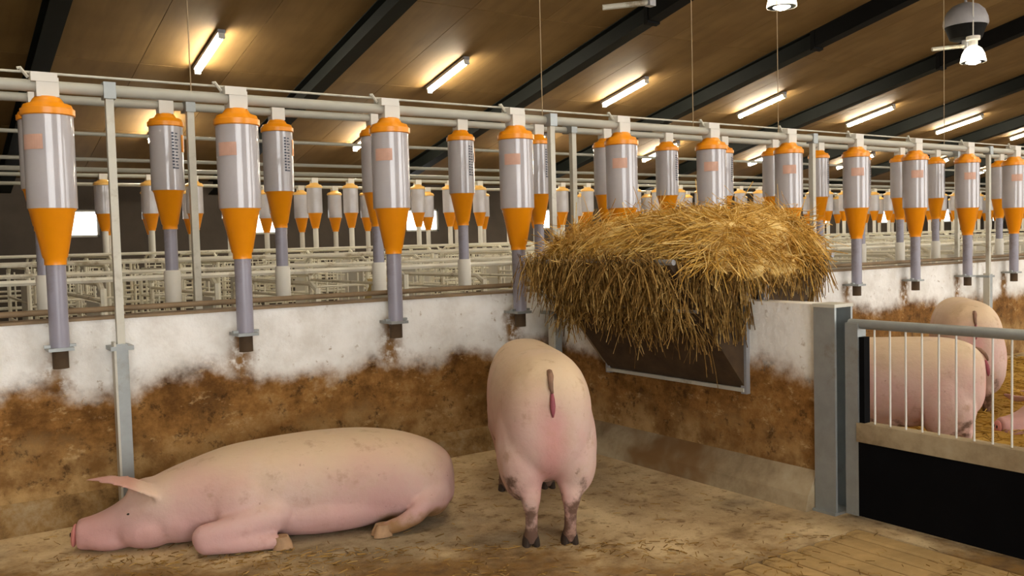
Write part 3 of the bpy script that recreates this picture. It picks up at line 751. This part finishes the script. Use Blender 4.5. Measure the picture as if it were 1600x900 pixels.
for i in range(6000):
    x, y = rnd.uniform(3.86, 9.4), rnd.uniform(1.2, 4.24); a = rnd.uniform(0, 6.28)
    add_stalk(b, Vector((x, y, bed(x, y))), Vector((math.cos(a), math.sin(a), rnd.uniform(.0, .5))), rnd.uniform(.06, .2), rnd.uniform(.002, .0035), .4)
tag(obj('straw_bedding', b.mesh('straw_bedding', 'straw_bedding', fix=False)), 'deep yellow straw bedding on the floor of the next pen', 'straw', None, 'stuff')

# ------------------------------------------------------------------ pigs
EX, EY, EZ = Vector((1, 0, 0)), Vector((0, 1, 0)), Vector((0, 0, 1))
def limb(b, pts, n=14):
    """pts: (x,y,z,r) chain with rounded ends"""
    P = [Vector(p[:3]) for p in pts]; R = [p[3] for p in pts]
    Q, S = [], []
    for i in range(len(P) - 1):
        for k in range(4):
            u = k / 4; Q.append(P[i].lerp(P[i + 1], u)); S.append(R[i] * (1 - u) + R[i + 1] * u)
    Q.append(P[-1]); S.append(R[-1])
    b.tube(Q, 0, n, S); b.ell(P[0], (R[0],) * 3, 12, 8); b.ell(P[-1], (R[-1],) * 3, 12, 8)
def fuse(b, mat, voxel=.012, smooth_it=8):
    me = b.mesh('pig_raw'); o = bpy.data.objects.new('pig_tmp', me); COL.objects.link(o)
    m = o.modifiers.new('r', 'REMESH'); m.mode = 'VOXEL'; m.voxel_size = voxel; m.use_smooth_shade = True
    m = o.modifiers.new('s', 'SMOOTH'); m.factor = .5; m.iterations = smooth_it
    dg = bpy.context.evaluated_depsgraph_get(); ev = o.evaluated_get(dg)
    r = bpy.data.meshes.new_from_object(ev); bpy.data.objects.remove(o); bpy.data.meshes.remove(me)
    r.name = 'pig_body'; r.materials.clear(); r.materials.append(MT[mat]); r.shade_smooth(); return r
def trunk(b, st, n=28):
    """stations (x, y, z, half width, half height), interpolated with a Catmull-Rom curve"""
    out = []
    for i in range(len(st) - 1):
        p0, p1, p2, p3 = st[max(i - 1, 0)], st[i], st[i + 1], st[min(i + 2, len(st) - 1)]
        for k in range(5):
            u = k / 5
            v = [.5 * (2 * b_ + (c_ - a_) * u + (2 * a_ - 5 * b_ + 4 * c_ - d_) * u * u + (3 * b_ - a_ - 3 * c_ + d_) * u ** 3) for a_, b_, c_, d_ in zip(p0, p1, p2, p3)]
            out.append(v)
    out.append(list(st[-1]))
    b.loft([(Vector(v[:3]), max(v[3], .004), max(v[4], .004), EY, EZ) for v in out], n, .84)
def ear(b, base, tip, wdir, wid, th=.012):
    base, tip, wdir = Vector(base), Vector(tip), Vector(wdir).normalized()
    d = tip - base; nr = d.cross(wdir).normalized(); st = []
    for u, k in ((-.1, .6), (.0, .8), (.2, 1), (.45, .98), (.7, .72), (.88, .4), (1, .08)):
        st.append((base + d * u + nr * (.03 * math.sin(u * 3)), wid * k, max(th * (1 - .4 * u), .006), wdir, nr))
    b.loft(st, 14)

def standing_body():
    b = MB()
    trunk(b, [(-.655, 0, .57, .03, .05), (-.648, 0, .565, .09, .125), (-.615, 0, .56, .145, .195), (-.54, 0, .555, .185, .25), (-.42, 0, .55, .205, .28), (-.22, 0, .545, .215, .285), (0, 0, .535, .222, .285),
              (.2, 0, .535, .215, .28), (.38, 0, .55, .19, .26), (.52, 0, .56, .165, .22), (.64, 0, .555, .145, .175), (.76, 0, .53, .12, .145), (.86, 0, .49, .10, .12), (.95, 0, .44, .068, .08), (1.03, 0, .395, .052, .06), (1.07, 0, .375, .05, .055), (1.085, 0, .37, .04, .045)])
    for s in (-1, 1):
        b.ell((-.42, s * .12, .43), (.17, .105, .25)); b.ell((-.49, s * .112, .375), (.12, .10, .165))
        limb(b, [(-.47, s * .108, .40, .10), (-.50, s * .098, .30, .074), (-.545, s * .088, .225, .046), (-.535, s * .085, .15, .029), (-.515, s * .085, .075, .029), (-.49, s * .085, .035, .037)])
        b.ell((.36, s * .12, .44), (.14, .085, .22))
        limb(b, [(.36, s * .12, .36, .085), (.37, s * .12, .27, .058), (.385, s * .118, .2, .046), (.385, s * .115, .1, .034), (.40, s * .115, .04, .04)])
        ear(b, (.73, s * .08, .62), (.92, s * .11, .52), (0, s * .6, -.5), .065)
    b.ell((-.05, 0, .29), (.35, .12, .07))          # udder line
    b.ell((-.36, 0, .30), (.09, .06, .06))
    return fuse(b, 'pig_standing')
def hoof_mesh():
    b = MB()
    for s in (-1, 1): b.loft([(Vector((0, s * .021, 0)), .019, .042, EY, EX), (Vector((0, s * .02, .02)), .018, .038, EY, EX), (Vector((-.006, s * .016, .05)), .015, .028, EY, EX)], 12)
    return sharp(b.mesh('hoof', 'hoof'), 45)
HM = hoof_mesh(); HM2 = HM.copy(); HM2.materials[0] = MT['pale_hoof']; SB = standing_body()
eye_m = MB().ell((0, 0, 0), (.014, .006, .005), 12, 8).mesh('eye', 'eye_dark', True)
tail_m = MB().tube([(-.585, 0, .765), (-.625, .0, .755), (-.648, .004, .735), (-.660, .004, .71), (-.667, 0, .69)], .01, 8, [.016, .013, .011, .010, .006]).mesh('tail', 'tail_skin', True)
vm = MB(); vm.loft([(Vector((x, 0, z)), w_, d_, EY, EX) for (x, z, w_, d_) in ((-.668, .59, .003, .004), (-.668, .61, .009, .010), (-.666, .635, .012, .012), (-.66, .665, .010, .012), (-.652, .692, .006, .008))], 12)
vulva_m = vm.mesh('rear_fold', 'pig_dark_pink', True)
def snout_mesh(): return sharp(MB().ell((0, 0, 0), (.014, .052, .048), 16, 8).mesh('snout', 'pig_pink'), 60)
SNM = snout_mesh()
def standing(name, loc, rz, lab, scale=1):
    o = obj(name, SB, None, loc, (0, 0, rz)); o.scale = (scale,) * 3
    tag(o, lab, 'pig')
    for x, y in ((-.485, -.085), (-.485, .085), (.405, -.115), (.405, .115)): obj('hoof', HM, o, (x, y, 0))
    for s in (-1, 1): obj('eye', eye_m, o, (.87, s * .092, .53), (0, 0, s * .25))
    obj('tail', tail_m, o); obj('rear_fold', vulva_m, o); obj('snout', SNM, o, (1.088, 0, .37), (0, .4, 0))
    return o
hd = math.atan2(.877, .48)
def place_by(hx, hy, rz, lx, ly, s=1):   # world position so that local (lx,ly) falls on (hx,hy)
    c, s_ = math.cos(rz), math.sin(rz); return (hx - s * (c * lx - s_ * ly), hy - s * (s_ * lx + c * ly), 0)
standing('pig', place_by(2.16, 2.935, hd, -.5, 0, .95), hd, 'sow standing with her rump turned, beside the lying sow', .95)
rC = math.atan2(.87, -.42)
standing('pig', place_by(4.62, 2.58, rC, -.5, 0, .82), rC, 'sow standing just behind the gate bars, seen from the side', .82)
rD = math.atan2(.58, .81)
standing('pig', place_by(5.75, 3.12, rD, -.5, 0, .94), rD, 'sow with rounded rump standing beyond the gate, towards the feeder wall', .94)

def lying_body():
    b = MB()
    trunk(b, [(-.70, .02, .15, .03, .05), (-.69, .02, .155, .09, .10), (-.655, .02, .165, .15, .135), (-.58, .02, .18, .20, .165), (-.45, .02, .195, .235, .195), (-.28, .01, .205, .25, .21), (-.08, 0, .205, .255, .212), (.12, 0, .20, .25, .205),
              (.30, 0, .19, .225, .195), (.44, 0, .172, .19, .175), (.55, 0, .155, .165, .155), (.64, 0, .14, .14, .13), (.70, 0, .122, .122, .112), (.76, 0, .098, .105, .090), (.82, 0, .082, .088, .076), (.87, 0, .074, .074, .068), (.905, 0, .072, .068, .064), (.92, 0, .072, .06, .057)])
    b.ell((.50, .02, .115), (.16, .165, .115)); b.ell((.63, .06, .085), (.14, .105, .085)); b.ell((.78, .03, .05), (.12, .085, .05))       # jowl, cheek
    b.ell((.63, .0, .20), (.10, .11, .085))                                           # brow
    ear(b, (.60, .12, .245), (.86, .13, .325), (.1, .75, -.14), .06, .011)
    ear(b, (.62, -.10, .25), (.82, -.16, .27), (.1, -.6, -.3), .065, .013)
    # shoulder and folded near foreleg
    b.ell((.22, .16, .17), (.17, .10, .16))
    limb(b, [(.13, .225, .125, .075), (.24, .255, .10, .066), (.34, .27, .085, .058), (.405, .265, .075, .055)])
    limb(b, [(.40, .275, .055, .05), (.30, .30, .042, .036), (.20, .305, .036, .03), (.13, .30, .034, .030)])
    # haunch and near hind leg pointing forward
    b.ell((-.46, .12, .18), (.21, .15, .175)); b.ell((-.56, .17, .13), (.10, .09, .11))
    limb(b, [(-.56, .21, .12, .07), (-.52, .255, .115, .05), (-.47, .285, .07, .042), (-.40, .30, .045, .035), (-.345, .30, .034, .032)])
    b.ell((-.1, .14, .10), (.38, .13, .10))
    return fuse(b, 'pig_lying', .011, 6)
LB = lying_body()
def lying(loc, rz, lab, scale=1):
    o = obj('pig', LB, None, loc, (0, 0, rz)); o.scale = (scale,) * 3; tag(o, lab, 'pig')
    obj('hoof', HM2, o, (-.315, .30, .004), (0, 0, .1)); obj('hoof', HM2, o, (.10, .295, .004), (0, 0, math.pi))
    obj('eye', eye_m, o, (.70, .108, .165), (0, 0, .35)); obj('eye', eye_m, o, (.70, -.108, .165), (0, 0, -.35))
    obj('snout', SNM, o, (.93, 0, .07), (0, -.1, 0))
    for s in (-1, 1): obj('nostril', MB().ell((.942, s * .018, .078), (.004, .008, .011), 10, 6).mesh('nostril', 'eye_dark', True), o)
    obj('mouth_line', MB().tube([(.90, .055, .045), (.84, .076, .05), (.78, .093, .058), (.765, .1, .066)], .004, 6).mesh('mouth_line', 'pig_dark_pink', True), o)
    return o
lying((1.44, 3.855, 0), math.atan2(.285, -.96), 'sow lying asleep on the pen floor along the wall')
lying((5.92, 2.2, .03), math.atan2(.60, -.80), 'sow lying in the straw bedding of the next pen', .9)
